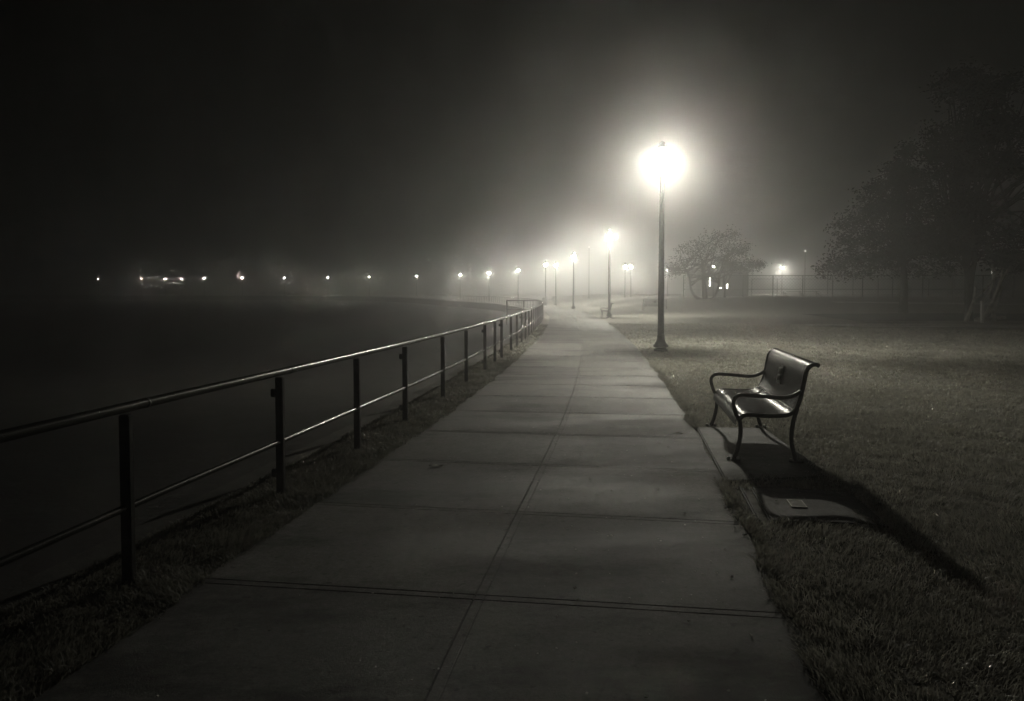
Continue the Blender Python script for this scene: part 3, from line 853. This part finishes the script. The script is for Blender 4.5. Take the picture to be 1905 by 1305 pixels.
# ------------------------------------------------------------------ trees
def tree(name, label, base, stems, blobs, nleaf, leaf, seed, bark='bark', group=None, cat='tree', tip_to_blob=True):
    rs = random.Random(seed); b = Vector(base)
    root = empty(name, b); tag(root, label, cat, group)
    mb = MB(); ends = []
    for pts, r0, r1 in stems:
        P = catmull(pts, 6); n = len(P)
        mb.tube(P, [r0 + (r1 - r0) * (i / (n - 1)) for i in range(n)], 8); ends.append(P)
    mb.build('trunk', M[bark], root)
    lm = MB()
    # limbs from the stems into each blob
    if tip_to_blob:
        for (c, r) in blobs:
            c = Vector(c)
            for _ in range(3):
                P = rs.choice(ends); s0 = P[rs.randrange(len(P) // 2, len(P))]
                e = c + Vector((rs.uniform(-.7, .7) * r[0], rs.uniform(-.7, .7) * r[1], rs.uniform(-.5, .8) * r[2]))
                mid = (s0 + e) / 2 + Vector((rs.uniform(-.3, .3), rs.uniform(-.3, .3), rs.uniform(-0.1, .5)))
                Q = catmull([s0, mid, e], 5); lm.tube(Q, [0.07 - 0.055 * i / (len(Q) - 1) for i in range(len(Q))], 5)
    if lm.v: lm.build('limb', M[bark], root)
    vol = [r[0] * r[1] * r[2] for _, r in blobs]; tot = sum(vol)
    cm = MB()
    for (c, r), vv in zip(blobs, vol):
        n = int(nleaf * (0.4 * vv / tot + 0.6 / len(blobs)))
        # sprays: leaves gathered round random twig points so gaps stay between them
        ns = max(4, n // 14)
        for _ in range(ns):
            while True:
                d = Vector((rs.uniform(-1, 1), rs.uniform(-1, 1), rs.uniform(-1, 1)))
                if 0.25 < d.length < 1: break
            d *= 0.85 + 0.35 * rs.random()
            s0 = Vector((c[0] + d.x * r[0], c[1] + d.y * r[1], c[2] + d.z * r[2]))
            if noise.noise(s0 * 0.9 + Vector((seed, 0, 0))) < -0.22: continue
            for _k in range(14):
                p = s0 + Vector((rs.gauss(0, .26), rs.gauss(0, .26), rs.gauss(0, .15)))
                a = Vector((rs.gauss(0, 1), rs.gauss(0, 1), rs.gauss(0, .6))).normalized()
                bb = a.cross(Vector((rs.gauss(0, 1), rs.gauss(0, 1), rs.gauss(0, 1)))).normalized()
                L = leaf * rs.uniform(.6, 1.3)
                cm.add([p - a * L, p + bb * L * .42, p + a * L, p - bb * L * .42], [(0, 1, 2, 3)])
    if cm.v: cm.build('crown', M['leaf'], root, False)
    return root
# small spreading tree with curved stems
p = at_d(1312, 552, 70); g = hgt(p.x, p.y)
s = 70 / FPX   # metres per photo pixel at that distance
def T1(px, py, dy=0): return ((px - 1312) * s, dy, (552 - py) * s)
tree('park_tree', 'small spreading tree with curved stems in front of the lit building', (p.x, p.y, g - 0.1),
     [([T1(1311, 556), T1(1311, 540), T1(1309, 515), T1(1306, 480)], 0.30, 0.14), ([T1(1308, 552), T1(1293, 545), T1(1285, 530), T1(1283, 508, .3), T1(1272, 485, .6)], 0.16, 0.08),
      ([T1(1314, 554), T1(1330, 546), T1(1337, 525), T1(1337, 500, -.4), T1(1345, 470, -.6)], 0.17, 0.08)],
     [(T1(1300, 478), (1.9, 1.6, .9)), (T1(1262, 488), (1.6, 1.5, 0.8)), (T1(1345, 470), (1.8, 1.6, 1.0)), (T1(1325, 445), (1.8, 1.6, 1.0)), (T1(1372, 480), (1.5, 1.3, .8)),
      (T1(1392, 493), (1.0, 1.0, .55)), (T1(1408, 487), (0.55, .6, .35)), (T1(1352, 430), (1.2, 1.2, .9)), (T1(1285, 455), (1.4, 1.4, .8)), (T1(1248, 500), (0.9, 1, .5)), (T1(1375, 455), (1.0, 1.0, .7))],
     8500, 0.095, 11)
p = at_d(1348, 552, 76); g = hgt(p.x, p.y)
tree('park_tree', 'thin sapling right behind the small spreading tree', (p.x, p.y, g - 0.1),
     [([(0, 0, 0), (0.02, 0, 1.0), (-0.1, 0, 2.0), (0.1, 0, 3.0)], 0.12, 0.06), ([(0, 0, 1.2), (0.5, 0, 2.1), (1.0, .2, 3.0)], 0.07, 0.04)],
     [((0, 0, 3.4), (1.1, 1.0, .7)), ((0.9, 0, 3.2), (.9, .8, .5))], 1500, 0.12, 12)
# conical tree right of centre
p = at_d(1680, 575, 50); g = hgt(p.x, p.y); s = 50 / FPX
def T2(px, py, dy=0): return ((px - 1680) * s, dy, (575 - py) * s)
bl = []
rr = random.Random(5)
for k in range(15):
    f = k / 14; py = 488 - f * 205; half = 125 * (1 - f) ** 0.8 + 10
    for q in (-0.72, -0.1, 0.6):
        bl.append((T2(1672 + q * half + rr.uniform(-12, 12), py + rr.uniform(-8, 8), rr.uniform(-1.6, 1.6)), (half * s * 0.42, half * s * 0.40 + .4, 0.55)))
tree('park_tree', 'broad cone shaped dark tree left of the largest tree', (p.x, p.y, g - 0.1),
     [([T2(1680, 580), T2(1681, 520), T2(1676, 440), T2(1670, 300)], 0.32, 0.06)], bl, 26000, 0.12, 13)
# largest tree at the right edge
p = at_d(1800, 598, 42); g = hgt(p.x, p.y); s = 42 / FPX
def T3(px, py, dy=0): return ((px - 1800) * s, dy, (598 - py) * s)
bl = []
rr = random.Random(9)
for k in range(46):
    f = rr.random(); py = 475 - f * 360; half = 120 * math.sin(PI * (0.22 + 0.72 * f)) + 12
    bl.append((T3(1835 + rr.uniform(-1, 1.1) * half * 1.0, py, rr.uniform(-2.2, 2.2)), (rr.uniform(.9, 1.7), rr.uniform(.9, 1.6), rr.uniform(.45, .9))))
tree('park_tree', 'largest dark tree with forked trunk at the right edge', (p.x, p.y, g - 0.1),
     [([T3(1802, 602), T3(1801, 560), T3(1799, 520), T3(1794, 480), T3(1780, 430), T3(1770, 360)], 0.24, 0.08), ([T3(1802, 545), T3(1806, 510), T3(1812, 470), T3(1822, 400), T3(1838, 260), T3(1842, 160)], 0.18, 0.05),
      ([T3(1798, 505), T3(1775, 470), T3(1755, 445)], 0.09, 0.05)], bl, 30000, 0.12, 14)
# pale leaning trunks at the right edge
p = at_d(1815, 598, 41); g = hgt(p.x, p.y); s = 41 / FPX
def T4(px, py, dy=0): return ((px - 1815) * s, dy, (598 - py) * s)
tree('park_tree', 'clump of pale leaning trunks at the right edge below the largest tree', (p.x, p.y, g - 0.05),
     [([T4(1797, 597), T4(1801, 585), T4(1807, 568), T4(1812, 550), T4(1814, 530)], 0.13, 0.05), ([T4(1815, 594), T4(1830, 588), T4(1843, 566), T4(1852, 545), T4(1858, 525), T4(1864, 505)], 0.15, 0.07),
      ([T4(1850, 598), T4(1848, 575), T4(1855, 555), T4(1862, 530)], 0.13, 0.07), ([T4(1838, 550), T4(1843, 533), T4(1849, 515), T4(1852, 502)], 0.06, 0.04), ([T4(1815, 596), T4(1838, 590), T4(1870, 588)], 0.12, 0.08)],
     [(T4(1875, 490), (.9, .9, .5)), (T4(1858, 478), (.9, .9, .5))], 1200, 0.15, 15, bark='palebark')
p = at_d(1827, 590, 40.2); o = empty('marker_post', (p.x, p.y, hgt(p.x, p.y))); tag(o, 'short white wooden post in front of the pale trunks', 'post')
mb = MB(); mb.box((0, 0, 0.35), (0.13, 0.13, 1.5)); autosmooth(mb.build('shaft', M['white'], o, False))
mb = MB(); mb.box((0, 0, 1.14), (0.16, 0.16, 0.07)); mb.build('top_board', M['white'], o, False)
mb = MB(); mb.box((-0.32, 0, 0.12), (0.17, 0.1, 0.05)); mb.build('foot_board', M['white'], o, False)

# ------------------------------------------------------------------ fog
hm = bpy.data.materials.new('fog'); hm.use_nodes = True; hm.cycles.volume_sampling = 'MULTIPLE_IMPORTANCE'
nt = hm.node_tree
for n_ in list(nt.nodes): nt.nodes.remove(n_)
oo = nt.nodes.new('ShaderNodeOutputMaterial'); ad = nt.nodes.new('ShaderNodeAddShader')
for k_, (dens, g_) in enumerate(FOG):          # fog droplets: a narrow forward lobe and a broad one
    pvn = nt.nodes.new('ShaderNodeVolumePrincipled')
    pvn.inputs['Color'].default_value = (0.93, 0.93, 0.93, 1)
    pvn.inputs['Density'].default_value = dens
    pvn.inputs['Anisotropy'].default_value = g_
    nt.links.new(pvn.outputs[0], ad.inputs[k_])
nt.links.new(ad.outputs[0], oo.inputs['Volume'])
mb = MB(); mb.box((0, 240, 19.0), (860, 680, 42.2))
hz = mb.build('haze', hm, None, False); tag(hz, 'night fog over the promenade and beach', 'haze', kind='stuff')
